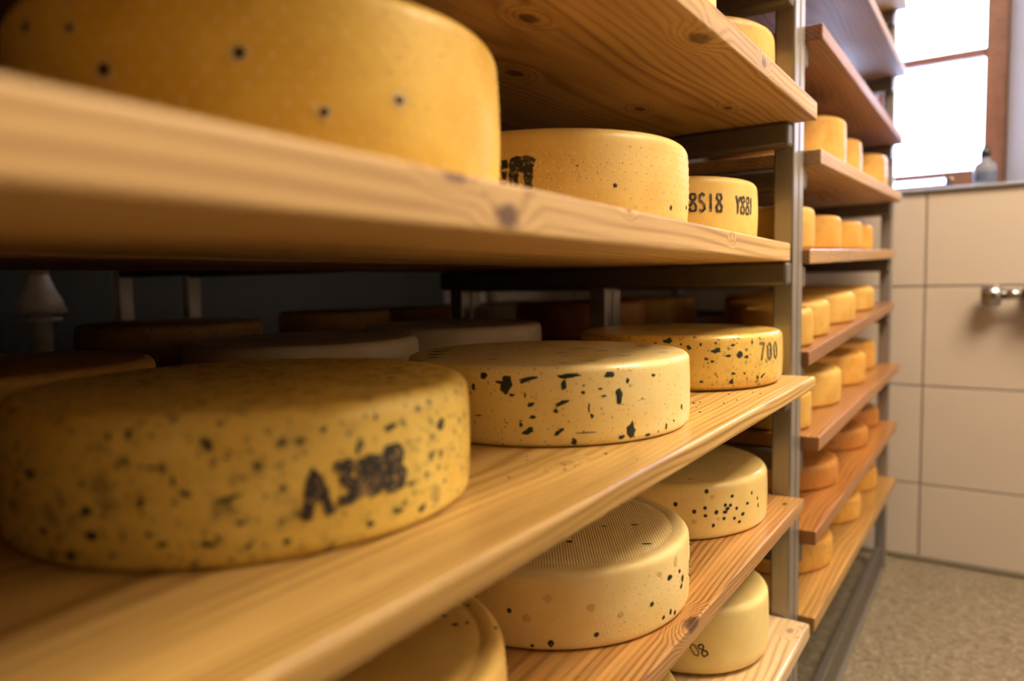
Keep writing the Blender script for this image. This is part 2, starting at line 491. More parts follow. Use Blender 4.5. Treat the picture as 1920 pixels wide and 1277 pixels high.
# A: its far end is pushed in behind the post, so it lies askew
zb, th, _, ye = NEAR['A']
ang = math.atan2(.066, 1.147 + .10)
wA, lA = .335, math.hypot(.066, 1.247)
xa0, xa1 = -.1985, -.2645
ctr = Vector(((xa0 + xa1) / 2, (1.147 - .10) / 2)) + Vector((-math.cos(ang), -math.sin(ang))) * wA / 2
def locA(x, y, z):
    d = Vector((x, y)) - ctr
    return (d.x * math.cos(ang) + d.y * math.sin(ang), -d.x * math.sin(ang) + d.y * math.cos(ang), z - zb)
kA = [(*locA(-.222, .325, .037), .008), (*locA(-.219, .278, .056), .007), (*locA(-.232, .500, .055), .004), (*locA(-.25, .80, .045), .004)]
o = board('thick pale pine shelf board running askew below the pepper cheeses, knots on its edge', -wA / 2, wA / 2, -lA / 2, lA / 2, zb, th,
          wood('pine_a', (0.62, 0.41, 0.175), (0.47, 0.27, 0.09), kA, seed=4, stain=.12, freq=110, rough=.5, knot_dark=.9), GN, .003)
o.location = (ctr.x, ctr.y, Z0 + zb); o.rotation_euler = (0, 0, ang)
kC = [(*loc('C', -.291, .505, -.146), .006)]
near_board('C', 'golden pine shelf board carrying the three green herb cheeses', wood('pine_c', (0.62, 0.40, 0.135), (0.38, 0.205, 0.048), kC, seed=6, stain=.55, rough=.36, freq=200, knot_dark=.35), .0038, 4)
kD = [(*loc('D', -.243, .668, -.336), .010), (*loc('D', -.26, 1.107, -.336), .004)]
near_board('D', 'reddish pine shelf board with dark knot, below the herb cheeses', wood('pine_d', (0.52, 0.275, 0.085), (0.24, 0.095, 0.024), kD, seed=7, stain=.3, rough=.28, freq=260, coat=.5), .002)
kE = [(*loc('E', -.250, 1.11, -.532), .006)]
near_board('E', 'pale whitish pine shelf board, lowest of the near rack', wood('pine_e', (0.68, 0.50, 0.30), (0.52, 0.34, 0.16), kE, seed=8, stain=.15, rough=.33, knot_dark=.5, coat=.5), .004)
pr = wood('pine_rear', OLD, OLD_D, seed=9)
for key, nm in (('H', 'unseen rear board added at the top of the near rack to block light'), ('G', 'unseen rear board added one above the top board in view to block light'), ('B', 'rear pine shelf board level with the top board in view'), ('A', 'rear pine shelf board level with the askew board, in shadow'), ('C', 'rear pine shelf board in shadow behind the herb cheeses'), ('D', 'rear pine shelf board behind the pepper cheeses under the herb shelf'), ('E', 'rear pine shelf board at the lowest level of the near rack')):  # the two upper rear boards are unseen, added to block light
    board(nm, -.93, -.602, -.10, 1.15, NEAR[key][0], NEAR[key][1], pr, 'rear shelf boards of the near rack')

ordn = ['topmost', 'second', 'third', 'fourth', 'fifth', 'sixth', 'seventh', 'eighth', 'lowest']
fmats = [wood('far_pine_%d' % i, a, b, seed=11 + i, stain=.4, rough=(.55 if i < 4 else .34), coat=(0 if i < 4 else .35)) for i, (a, b) in enumerate([
    (PINE, PINE_D), ((.36, .24, .16), (.26, .15, .09)), ((.30, .15, .085), (.21, .085, .04)), ((.50, .32, .18), (.34, .19, .085)), ((.48, .28, .11), (.32, .145, .045)),
    ((.32, .14, .05), (.22, .08, .024)), ((.38, .17, .05), (.26, .10, .026)), ((.42, .175, .042), (.29, .105, .022)), ((.48, .27, .08), (.34, .165, .042))])]
for i, (za, zf, th, xf, ye) in enumerate(FAR):
    where = 'far rack, %s shelf board%s' % (ordn[i], ' from the top' if 0 < i < 8 else '')
    look = ['pale', 'weathered', 'dark brown', 'pale edged', 'orange', 'shiny brown', 'shiny orange brown', 'glossy orange', 'golden'][i]
    board(look + ' wooden board of the ' + where, XB, xf, FY0, ye, (za + zf) / 2, th, fmats[i], 'shelf boards of the far rack', .0025, slope=math.atan2(zf - za, ye - FY0))
for i in (3, 4, 5, 6):
    board('rear board of the far rack, %s level from the top' % ordn[i], -.93, -.602, FY0, 2.30, FAR[i][0] + .003, .024, pr, 'rear shelf boards of the far rack')

# ------------------------------------------------------------------ cheese wheels
rng = random.Random(4)
def wheel_fns(r, h, et, eb, bulge, seed):
    def Rz(z):
        t = z / h
        base = r * (1 - bulge) + r * bulge * math.sin(math.pi * min(max(t, 0), 1))
        if z > h - et:
            q = (z - (h - et)) / et
            base -= et * (1 - math.sqrt(max(0, 1 - q * q)))
        if z < eb:
            q = (eb - z) / eb
            base -= eb * (1 - math.sqrt(max(0, 1 - q * q)))
        return base
    def wob(a, z):
        return 1 + .004 * math.sin(2 * a + seed) + .0022 * math.sin(5 * a + seed * 2.3) + .0012 * math.sin(11 * a + seed * 5 + z * 40)
    return Rz, wob

class Wheel:
    pass
def wheel(name, label, cx, cy, z, r, h, mat, group, et=.009, eb=.006, bulge=.012, seg=96, seed=0.0, rim=False, tilt=(0, 0)):
    Rz, wob = wheel_fns(r, h, et, eb, bulge, seed)
    prof = [(0, h - .0012)]
    for q in (.3, .6, .8):
        prof.append((r * q, h - .0010))
    if rim:
        prof += [(r - .0205, h - .0010), (r - .0190, h - .0017), (r - .0175, h - .0012)]
    for k in range(7):
        a = math.pi / 2 * k / 6
        zz = h - et + et * math.cos(a)
        prof.append((Rz(zz) if k else r * (1 - bulge) - et, zz))
    for k in range(1, 12):
        zz = (h - et) + (eb - (h - et)) * k / 12
        prof.append((Rz(zz), zz))
    for k in range(5):
        a = math.pi / 2 * k / 4
        zz = eb - eb * math.sin(a)
        prof.append((Rz(max(zz, 1e-6)), zz))
    prof.append((0, 0))
    me = lathe_mesh(prof, seg, wob, 'cheese_wheel')
    bm = bmesh.new(); bm.from_mesh(me); bmesh.ops.recalc_face_normals(bm, faces=bm.faces[:]); bm.to_mesh(me); bm.free()
    o = link('cheese_wheel', me, mat, None, True)
    o.location = (cx, cy, Z0 + z)
    o.rotation_euler = (tilt[0], tilt[1], 0)
    tag(o, label, 'cheese', group)
    W = Wheel(); W.o, W.r, W.h, W.Rz, W.wob = o, r, h, Rz, wob
    return W

def side_pt(W, th, z, lift):
    rr = W.Rz(min(max(z, .0005), W.h - .0005)) * W.wob(th, z) + lift
    return (rr * math.cos(th), rr * math.sin(th), z)

def blob(W, th, z, a, b, rot=0, name='herb_fleck', mat=None, dome=.0006, rag=.35, n=14, bm=None):
    """irregular fleck lying on the side of the wheel"""
    rot = math.radians(rot)
    own = bm is None
    if own:
        bm = bmesh.new()
    def P(u, v, lift):
        uu = u * math.cos(rot) - v * math.sin(rot); vv = u * math.sin(rot) + v * math.cos(rot)
        return side_pt(W, th + uu / W.r, z + vv, lift)
    js = [1 + rag * rng.uniform(-1, .7) for _ in range(n)]
    c = bm.verts.new(P(0, 0, dome))
    inner, outer = [], []
    for i in range(n):
        t = 2 * math.pi * i / n
        j = (js[i] + .4 * js[i - 1]) / 1.4
        inner.append(bm.verts.new(P(a * .6 * j * math.cos(t), b * .6 * j * math.sin(t), dome * .9)))
        outer.append(bm.verts.new(P(a * j * math.cos(t), b * j * math.sin(t), .00015)))
    for i in range(n):
        k = (i + 1) % n
        bm.faces.new((c, inner[i], inner[k])); bm.faces.new((inner[i], outer[i], outer[k], inner[k]))
    if own:
        return from_bm(name, bm, mat, W.o, True)

def top_blob(W, x, y, a, b, rot=0, name='herb_fleck', mat=None, rag=.4, n=12):
    bm = bmesh.new()
    def P(u, v, lift):
        return (x + u * math.cos(rot) - v * math.sin(rot), y + u * math.sin(rot) + v * math.cos(rot), W.h - .0010 + lift)
    c = bm.verts.new(P(0, 0, .0006)); out = []
    for i in range(n):
        t = 2 * math.pi * i / n; j = 1 + rag * rng.uniform(-1, .6)
        out.append(bm.verts.new(P(a * j * math.cos(t), b * j * math.sin(t), .0003)))
    for i in range(n):
        bm.faces.new((c, out[i], out[(i + 1) % n]))
    return from_bm(name, bm, mat, W.o, True)

def specks(W, n, th0, th1, z0, z1, smin, smax, mat, name='fine_specks', elong=1.0, fade=None):
    bm = bmesh.new()
    k = 0
    while k < n:
        th = rng.uniform(th0, th1); z = rng.uniform(z0, z1)
        if fade and rng.random() > fade(th, z):
            continue
        s = smin + (smax - smin) * rng.random() ** 2.5
        blob(W, th, z, s * rng.uniform(.7, 1.1), s * rng.uniform(.7, 1.3) * elong, rng.uniform(-40, 40), dome=.0003, rag=.4, n=6, bm=bm)
        k += 1
    o = from_bm(name, bm, mat, W.o, True)
    o['kind'] = 'stuff'
    return o

def bumps(W, mat, du=.0125, dv=.0078, rad=.0011, tall=.0010):
    """moulded dots of the cheese form in staggered rows round the side"""
    bm = bmesh.new()
    nu = int(2 * math.pi * W.r / du)
    rowz = []
    z = .008
    while z < W.h - .011:
        rowz.append(z); z += dv
    for j, z in enumerate(rowz):
        for i in range(nu):
            th = 2 * math.pi * (i + .5 * (j % 2)) / nu + rng.uniform(-.002, .002)
            s = rad * rng.uniform(.6, 1.1)
            c = bm.verts.new(side_pt(W, th, z, tall * rng.uniform(.5, 1.1)))
            out = [bm.verts.new(side_pt(W, th + s * math.cos(t) / W.r, z + s * math.sin(t), -.0001)) for t in [k * math.pi / 3 for k in range(6)]]
            for k in range(6):
                bm.faces.new((c, out[k], out[(k + 1) % 6]))
    o = from_bm('rind_bumps', bm, mat, W.o, True)
    o['kind'] = 'stuff'
    return o

GL = {  # stroke glyphs in a unit box, origin at the lower left
    'A': [[(0, 0), (.25, .55), (.5, 1), (.75, .55), (1, 0)], [(.25, .42), (.75, .42)]],
    '3': [[(.05, .97), (.9, .97), (.45, .60), (.85, .42), (.9, .2), (.6, .02), (.05, .08)]],
    '9': [[(.95, .55), (.6, .45), (.1, .6), (.1, .9), (.5, 1), (.95, .9), (.95, .55), (.8, .2), (.5, 0)]],
    '8': [[(.5, .55), (.1, .75), (.2, .97), (.8, .97), (.9, .75), (.5, .55), (.05, .3), (.15, .03), (.85, .03), (.95, .3), (.5, .55)]],
    '2': [[(.1, .8), (.3, 1), (.8, .97), (.85, .7), (.4, .35), (.1, .02), (.95, .02)]],
    'S': [[(.9, .9), (.5, 1), (.1, .85), (.2, .6), (.8, .42), (.9, .15), (.5, 0), (.1, .1)]],
    '1': [[(.35, 1), (.4, .5), (.4, 0)]],
    'Y': [[(0, 1), (.5, .5), (1, 1)], [(.5, .5), (.5, 0)]],
    '7': [[(.05, 1), (.95, 1), (.6, .5), (.4, 0)]],
    '0': [[(.5, 1), (.1, .8), (.1, .2), (.5, 0), (.9, .2), (.9, .8), (.5, 1)]],
    'n': [[(.05, 0), (.05, .5), (.08, 1), (.9, 1), (.92, .5), (.9, 0)], [(.1, .75), (.9, .75)]],
    'I': [[(.3, 0), (.3, 1)], [(.3, .9), (1, .95)], [(.3, .6), (.9, .5)], [(.2, .05), (.9, .1)]],
    'h': [[(.2, 0), (.3, .6), (.2, 1), (.9, .8)], [(.3, .6), (.7, .5)]],
}
def stamp(W, ch, th, z, wd, ht, sw, mat, slant=0.0):
    bm = bmesh.new()
    cs, sn = math.cos(slant), math.sin(slant)
    for line in GL[ch]:
        pts = []
        for (x0, y0), (x1, y1) in zip(line, line[1:]):
            for k in range(5):
                t = k / 5
                pts.append(((x0 + (x1 - x0) * t - .5) * wd, (y0 + (y1 - y0) * t - .5) * ht))
        pts.append(((line[-1][0] - .5) * wd, (line[-1][1] - .5) * ht))
        L = []
        for i, (u, v) in enumerate(pts):
            u0, v0 = pts[max(i - 1, 0)]; u1, v1 = pts[min(i + 1, len(pts) - 1)]
            d = math.hypot(u1 - u0, v1 - v0) or 1
            nx, ny = -(v1 - v0) / d, (u1 - u0) / d
            s = sw / 2 * rng.uniform(.75, 1.2)
            row = []
            for q in (1, 0, -1):
                uu, vv = u + nx * s * q, v + ny * s * q
                ur, vr = uu * cs - vv * sn, uu * sn + vv * cs
                row.append(bm.verts.new(side_pt(W, th + ur / W.r, z + vr, .0005)))
            L.append(row)
        for a, b in zip(L, L[1:]):
            bm.faces.new((a[0], b[0], b[1], a[1])); bm.faces.new((a[1], b[1], b[2], a[2]))
    o = from_bm('stamp_mark', bm, mat, W.o, True)
    o['label'] = 'black stamped character'
    return o

m_dot = plain('rind_dot_catchlight', (0.88, 0.66, 0.30), 0.38)  # bumps painted paler than the rind, as if catching light
m_herb = plain('dark_green_herb', (0.012, 0.022, 0.014), 0.5, var=.4, scale=300)
m_olive = plain('olive_herb', (0.045, 0.045, 0.014), 0.6, var=.4, scale=300)
m_pepper = plain('peppercorn_black', (0.022, 0.012, 0.008), 0.6, var=.4, scale=300)
m_faded = plain('pepper_showing_through', (0.66, 0.46, 0.17), 0.5, var=.15, scale=200)
n = NB('stamp_ink')
wn = n.noise(n.obj(), 330, 3, .6)
n.set(Base_Color=n.mix(n.ramp(wn, .54, .66), (0.018, 0.018, 0.020), (0.34, 0.23, 0.09)), Roughness=.6)
m_ink = n.m
m_smudge = plain('smudged_ink', (0.22, 0.15, 0.07), 0.6, var=.25, scale=300)

Y1, Y2 = (0.80, 0.55, 0.175), (0.70, 0.435, 0.105)
m_A1 = cheese('rind_pepper_gold', (0.78, 0.51, 0.085), (0.66, 0.39, 0.045), smudge=.12, seed=1)
m_A2 = cheese('rind_pepper_pale', (0.84, 0.60, 0.20), (0.76, 0.50, 0.13), herb=[(420, .22, .20, .35)], smudge=.12, seed=2)
m_A3 = cheese('rind_stamped_yellow', (0.82, 0.58, 0.17), (0.74, 0.48, 0.11), smudge=.12, seed=3)
m_C1 = cheese('rind_herb_fine', (0.82, 0.60, 0.15), (0.72, 0.48, 0.085), herb=[(95, .34, .55, .8), (210, .34, .55, .75), (55, .44, .28, .4)], smudge=.45, seed=4, linen=True, herb_col=(.035, .038, .016))
m_C2 = cheese('rind_herb_pale', (0.92, 0.75, 0.36), (0.88, 0.67, 0.25), herb=[(170, .20, .30, .85), (340, .24, .32, .85)], smudge=.08, seed=5, rough=.36, coat=.35)
m_C3 = cheese('rind_herb_dense', (0.80, 0.55, 0.13), (0.70, 0.43, 0.075), herb=[(110, .30, .42, .8), (240, .30, .45, .8)], smudge=.4, seed=6, rough=.36, coat=.5, herb_col=(.03, .03, .02))
m_D0 = cheese('rind_linen_gold', (0.76, 0.50, 0.15), (0.68, 0.41, 0.09), smudge=.1, seed=7, linen=True)
m_D1 = cheese('rind_linen_cream', (0.88, 0.69, 0.33), (0.83, 0.60, 0.23), herb=[(520, .18, .10, .3)], smudge=.1, seed=8, linen=True)
m_D2 = cheese('rind_smooth_cream', (0.88, 0.67, 0.26), (0.82, 0.59, 0.19), smudge=.1, seed=9, rough=.34, coat=.6)
m_E2 = cheese('rind_pale_cream', (0.84, 0.68, 0.30), (0.78, 0.60, 0.22), smudge=.08, seed=10)
m_or = cheese('rind_orange', (0.66, 0.36, 0.075), (0.54, 0.26, 0.04), herb=[(120, .25, .14, .3)], smudge=.35, seed=11)
m_br = cheese('rind_washed_brown', (0.52, 0.225, 0.045), (0.40, 0.15, 0.025), herb=[(70, .3, .2, .45)], smudge=.45, seed=12)
m_yl = cheese('rind_far_yellow', (0.64, 0.385, 0.095), (0.52, 0.29, 0.055), herb=[(120, .25, .16, .3)], smudge=.3, seed=13)
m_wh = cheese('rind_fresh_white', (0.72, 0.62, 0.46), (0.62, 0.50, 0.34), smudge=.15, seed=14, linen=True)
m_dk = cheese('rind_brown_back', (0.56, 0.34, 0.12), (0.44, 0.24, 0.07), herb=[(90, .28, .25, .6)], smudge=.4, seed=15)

gA, gC, gD = 'cheeses on the askew middle board', 'herb cheeses on the golden board', 'cheeses on the reddish board'
zA, zB, zC, zD, zE = .0552, .2590, -.1458, -.3358, -.5318
# --- middle board
w1 = wheel('', 'big golden pepper cheese at upper left, nearest on the askew board', -.432, .342, zA, .160, .107, m_A1, gA, et=.012, seed=.4)
bumps(w1, m_dot)
for t in [(-1.193, .0555, .0036, .0034), (-.765, .0626, .0033, .0031), (-.245, .0471, .0031, .0027), (-.513, .0361, .0027, .0027), (-1.55, .0851, .0036, .0026), (-1.32, .0783, .0025, .0023), (-1.317, .095, .0032, .0025)]:
    blob(w1, *t[:2], t[2] * 1.9, t[3] * 1.9, 0, 'pepper_halo', m_faded, .0002, .3)
    blob(w1, *t, 0, 'peppercorn', m_pepper, .0008, .2)
blob(w1, -.982, .0647, .0014, .0012, 0, 'peppercorn', m_faded, .0004)
w2 = wheel('', 'pale yellow pepper cheese with black ink block and smear, middle of the askew board', -.42, .698, zA, .152, .087, m_A2, gA, et=.011, seed=1.4)
bumps(w2, m_dot)
for t in [(-.612, .034, .0024, .0021), (-.12, .0171, .0026, .0026), (-.85, .0511, .0009, .001), (.188, .0208, .0034, .0022)]:
    blob(w2, *t, 0, 'peppercorn', m_pepper, .0006, .2)
stamp(w2, 'I', -1.315, .0440, .014, .024, .0075, m_ink)
stamp(w2, 'n', -1.188, .0440, .0155, .026, .0085, m_ink)
stamp(w2, 'h', -1.122, .0510, .007, .016, .0036, m_ink)
specks(w2, 260, -1.12, -.35, .030, .066, .00018, .0006, m_ink, 'ink_specks', 1.0, lambda th, z: max(0.02, math.exp(-(th + 1.12) * 3.4)) * math.exp(-((z - .05) / .014) ** 2))
w3 = wheel('', 'yellow cheese with two groups of black stamped figures beside the steel post', -.42, .998, zA, .142, .079, m_A3, gA, et=.010, seed=2.2)
for ch, th in zip('8S18', (-.835, -.748, -.655, -.572)):
    stamp(w3, ch, th, .0440, .0092, .0225, .0034, m_ink)
for ch, th in zip('Y881', (-.335, -.255, -.165, -.085)):
    stamp(w3, ch, th, .0430, .0092, .0225, .0034, m_ink, -.08)
# --- golden board
w1 = wheel('', 'large speckled herb cheese stamped with dark figures, nearest on the golden board', -.445, .324, zC, .156, .082, m_C1, gC, et=.011, seed=3.1)
for t in [(-.728, .0381, .0069, .0018, 18), (-.777, .066, .0021, .0027), (-1.031, .0735, .0018, .0033), (-.997, .0389, .0024, .0031), (-1.102, .0728, .0016, .0023), (-1.071, .058, .0017, .002), (-.892, .0493, .0013, .0029), (-.849, .0422, .0022, .0016), (-1.194, .0336, .0035, .0027), (-.784, .0147, .0044, .0018), (-1.276, .0083, .0039, .0025), (-.941, .0162, .0039, .0016), (-.691, .025, .0023, .0016), (.159, .0584, .0045, .0041), (-.405, .0694, .0017, .0017), (-.134, .0647, .0042, .0023), (-.96, .0565, .0022, .0011), (-.981, .0218, .0017, .0017), (-1.185, .0205, .0047, .0024), (-.24, .0116, .0034, .0022), (.018, .0106, .003, .0027), (-.545, .0112, .0027, .0021), (-.713, .0626, .0013, .0012), (-.109, .0142, .0036, .0015), (-.67, .012, .0017, .0016), (-1.45, .05, .004, .003), (-1.6, .03, .003, .004), (-1.4, .02, .004, .002)]:
    blob(w1, *t, name='herb_fleck', mat=m_olive, dome=.0004, rag=.5)
for t in [(-.283, .0560, .0010, .0034), (-.726, .0054, .0015, .0014), (.178, .0214, .0014, .0013), (-.20, .0722, .0014, .0018)]:
    blob(w1, *t, 0, 'herb_fleck', m_herb, .0005)
for ch, th, z, wd, ht, sw in (('A', -.440, .0345, .0135, .0260, .0062), ('3', -.335, .0385, .0120, .0210, .0064), ('9', -.234, .0395, .0125, .0180, .0080), ('8', -.130, .0410, .0130, .0225, .0076)):
    stamp(w1, ch, th, z, wd, ht, sw, m_ink, .10)
blob(w1, -.300, .0285, .0120, .0020, 12, 'ink_smear', m_smudge, .0002, .4)
blob(w1, -.215, .0355, .0110, .0075, 10, 'ink_smear', m_smudge, .0002, .4)
w2 = wheel('', 'cream herb cheese with large dark green leaf flecks, middle of the golden board', -.408, .672, zC, .152, .073, m_C2, gC, et=.0065, bulge=.006, seed=4.3)
C2S = [(-1.271, .0568, .0048, .0080), (-1.314, .0593, .0040, .0016), (-1.136, .0622, .0089, .0022, 12), (-.909, .0645, .0095, .0019), (-.932, .0570, .0020, .0042), (-.655, .0640, .0037, .0024), (-.531, .058, .0018, .0023), (-.59, .0444, .0029, .0059), (-.948, .0406, .0067, .0016, 25), (-1.128, .0398, .0028, .002, 20), (-.982, .0338, .0022, .0018), (-1.117, .0283, .0027, .0013), (-1.144, .0154, .0045, .0024, 20), (-.968, .0142, .004, .0020, 35), (-.787, .0132, .0081, .0006), (-.507, .0114, .0046, .0070), (-.574, .0065, .0024, .0016), (-.373, .0046, .0026, .0014), (-.878, .0050, .0025, .0030), (-.194, .0091, .0016, .0024), (.029, .0234, .0018, .0025), (-.327, .0600, .0024, .0014), (-1.413, .0640, .003, .0025), (-1.484, .0544, .002, .003), (-1.454, .0282, .0034, .0006), (-1.185, .0214, .0014, .0016), (-.766, .0281, .0020, .0020), (-.819, .0494, .0015, .0014), (-.687, .0454, .0022, .0009), (-.102, .0123, .0018, .0012), (-1.159, .048, .0011, .002), (-.785, .0357, .0007, .0036), (-1.242, .0478, .0021, .0011), (-.715, .052, .0017, .0009)]
for t in C2S:
    t = (t[0], t[1], t[2] * 1.2, t[3] * 1.2, *t[4:])
    blob(w2, *t, name='herb_fleck', mat=m_herb, dome=.0005, rag=.55)
for th in range(9):
    a = -1.58 - .075 * th
    blob(w2, a + rng.uniform(-.02, .02), .058 + rng.uniform(-.005, .006), .0055, .0022 + rng.uniform(0, .002), rng.uniform(-35, 35), 'herb_fleck', m_herb, .0005, .6)
for t in [(-.0416, -.0423, .0124, .0016, .4), (.014, .0517, .0157, .0022, .38), (-.1036, .061, .008, .002, .37), (.0872, -.0633, .0083, .0016, .42), (-.0393, .0742, .0092, .002, .37), (.049, .0327, .0081, .0024, .39), (-.0419, .012, .0058, .0024, .39), (.0948, -.0077, .0075, .0018, .4), (.0412, -.0306, .0064, .0018, .4), (.0632, .1068, .0072, .003, .37), (-.118, -.045, .012, .006, .7), (-.098, -.075, .010, .006, .6), (-.125, -.018, .008, .006, .9), (-.08, -.10, .010, .005, .3), (.115, .045, .006, .002, .4), (-.01, -.09, .008, .002, .4), (.02, -.005, .007, .002, .5), (-.07, .10, .009, .003, .4), (.07, -.09, .006, .0016, .5), (-.135, .02, .007, .004, 1.2)]:
    top_blob(w2, *t, mat=m_herb)
w3 = wheel('', 'yellow cheese densely flecked with dark herbs, next to the post on the golden board', -.40, 1.04, zC, .148, .075, m_C3, gC, et=.008, eb=.014, seed=5.2)
C3S = [(-1.293, .0680, .0066, .0045), (-1.184, .0640, .0026, .0018), (-.875, .0556, .0062, .0036), (-.878, .0650, .0023, .0016), (-.642, .0491, .005, .0045), (-1.012, .0640, .0018, .0019), (-1.116, .06, .0029, .003), (-.967, .0448, .0027, .0016), (-.723, .0132, .0034, .0037), (-.713, .0615, .0034, .0015), (-.567, .0454, .0039, .003), (-1.007, .0147, .0027, .0018), (-.425, .016, .003, .0023), (-.345, .0185, .0052, .002, 30), (-.495, .0640, .0025, .003), (-.757, .0476, .0041, .0018), (-.906, .0416, .0038, .0018), (-.712, .024, .0031, .0019), (-.592, .0229, .0023, .0018)]
for t in C3S:
    blob(w3, *t, name='herb_fleck', mat=m_herb, dome=.0003, rag=.6)
m_inkfade = plain('faded_stamp_ink', (0.15, 0.115, 0.05), .6, var=.5, scale=350)
for ch, th in zip('700', (-.365, -.245, -.125)):
    stamp(w3, ch, th, .0500, .0110, .0230, .0036, m_inkfade)
# --- reddish board
w0 = wheel('', 'golden cheese with linen weave on top, half hidden below the golden board', -.41, .32, zD, .152, .083, m_D0, gD, et=.008, seed=6.1, rim=True)
bumps(w0, m_dot)
for t in [(.066, .1195, .0018, .0022, .55), (.0614, .0955, .0022, .0022, .55), (.0774, .0884, .0030, .002, .55), (.0834, .0954, .0018, .0022, .55), (.1059, .0995, .0028, .003, .55)]:
    top_blob(w0, *t, name='peppercorn', mat=m_pepper, rag=.3)
w1 = wheel('', 'cream dotted pepper cheese with linen woven top, middle of the reddish board', -.409, .672, zD, .151, .074, m_D1, gD, et=.007, bulge=.008, seed=7.7, rim=True)
bumps(w1, m_dot, .0118, .0074, .0011, .0010)
for t in [(-1.279, .0375, .0022, .0026), (-1.025, .0087, .0033, .0036), (-.743, .0149, .0028, .0026), (-.331, .0308, .0030, .0026), (-.144, .0486, .0045, .0026), (0, .048, .0030, .0022), (.054, .0374, .0034, .0046), (.031, .0309, .003, .0028), (-.211, .0115, .0024, .0022), (-.127, .0132, .0020, .0033), (-.069, .0090, .0022, .0028), (-1.14, .0060, .0018, .0016)]:
    blob(w1, *t, 0, 'peppercorn', m_pepper, .0006, .3)
for t in [(-1.042, .0516, .005, .0043), (-1.171, .032, .0044, .0043), (-.778, .0413, .0045, .0041), (-.579, .03, .0035, .0031), (-.055, .0600, .004, .0055), (-.254, .0569, .0036, .0027)]:
    blob(w1, *t, 0, 'faded_pepper', m_faded, .0002, .35)
for t in [(.0512, -.0447, .0031, .003, .54), (.0603, .0153, .0039, .0018, .54), (.0867, .0363, .0048, .002, .54), (.1201, -.0107, .0056, .002, .54)]:
    top_blob(w1, *t, name='peppercorn', mat=m_pepper)
stamp(w1, '0', .30, .0350, .014, .018, .0034, m_ink)
w2 = wheel('', 'smooth cream cheese with a cluster of black peppercorns on its side', -.416, 1.003, zD, .152, .074, m_D2, gD, et=.009, bulge=.008, seed=8.2)
for t in [(-.774, .0650, .0031, .0032), (-1.045, .0496, .003, .0031), (-.886, .04, .0029, .0028), (-.79, .0437, .0026, .0025), (-.787, .0332, .0027, .0025), (-.682, .0361, .0034, .003), (-.604, .0267, .0028, .0023), (-.517, .0544, .0029, .0022), (-.59, .044, .0027, .0024), (-.536, .0428, .0027, .0023), (-.569, .0389, .0036, .0026), (-.593, .0349, .0038, .0026), (-.465, .037, .0024, .0025), (-.386, .0273, .0036, .0026), (-.49, .024, .0029, .0023), (-.426, .0177, .0031, .0023), (-.325, .0398, .0034, .0022), (-.258, .0518, .0024, .0024), (-.155, .0412, .0020, .003), (-.141, .0309, .0020, .0036), (-.711, .0193, .0026, .0026)]:
    blob(w2, *t, 0, 'peppercorn', m_pepper, .0007, .2)
for t in [(-.887, .0261, .0035, .0034), (-.72, .0567, .0038, .0034), (-.664, .0269, .0033, .0026)]:
    blob(w2, *t, 0, 'faded_pepper', m_faded, .0002, .35)
# --- lowest board of the near rack
w1 = wheel('', 'plain cheese barely showing at the bottom edge, on the pale lowest board', -.405, .665, zE, .145, .086, m_D2, 'cheeses on the lowest near board', seed=9.1)
w2 = wheel('', 'plain pale cream cheese with small grey stamp on the lowest near board', -.374, 1.007, zE, .115, .095, m_E2, 'cheeses on the lowest near board', et=.010, eb=.016, seed=9.6)
for ch, th in zip('08', (-1.135, -1.04)):
    stamp(w2, ch, th, .041, .0085, .018, .0022, m_smudge if ch == '0' else m_ink, .5)
# --- upper board
wheel('', 'yellow cheese on the upper board, only its edge showing at the top', -.395, .808, zB, .122, .093, m_A3, 'cheeses on the upper near board', et=.014, seed=10.2)
wheel('', 'golden orange cheese on the upper board beside the steel post', -.402, 1.062, zB, .130, .093, m_yl, 'cheeses on the upper near board', et=.014, seed=10.9)
# --- second row, in the shade behind
g2 = 'shaded cheeses behind the herb cheeses'
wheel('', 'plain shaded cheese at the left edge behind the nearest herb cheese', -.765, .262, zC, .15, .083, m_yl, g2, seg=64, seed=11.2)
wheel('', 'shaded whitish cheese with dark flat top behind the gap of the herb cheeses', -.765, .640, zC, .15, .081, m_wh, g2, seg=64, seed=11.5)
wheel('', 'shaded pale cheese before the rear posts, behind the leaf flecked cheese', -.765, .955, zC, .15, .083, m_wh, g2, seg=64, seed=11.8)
# --- third row on the rack across the back
board('dim rear board carrying cheeses on the third rack, left part', -1.46, -1.02, -.30, .84, -.1645, .0185, pr, 'boards of the rearmost racks')
board('dim rear board carrying cheeses on the third rack, right part', -1.46, -1.02, .935, 2.15, -.1645, .0185, pr, 'boards of the rearmost racks')
board('dark upper board of the third rack, left part', -1.46, -1.02, -.30, .84, .060, .0185, pr, 'boards of the rearmost racks')
board('dark upper board of the third rack, right part', -1.46, -1.02, .935, 2.15, .060, .0185, pr, 'boards of the rearmost racks')
for q, zq in (('topmost', .675),):  # unseen top boards added to keep lamp light off the rear
    board('%s unseen board added to the third rack to block light, left part' % q, -1.46, -1.02, -.30, .84, zq, .0185, pr, 'boards of the rearmost racks')
    board('%s unseen board added to the third rack to block light, right part' % q, -1.46, -1.02, .935, 2.15, zq, .0185, pr, 'boards of the rearmost racks')
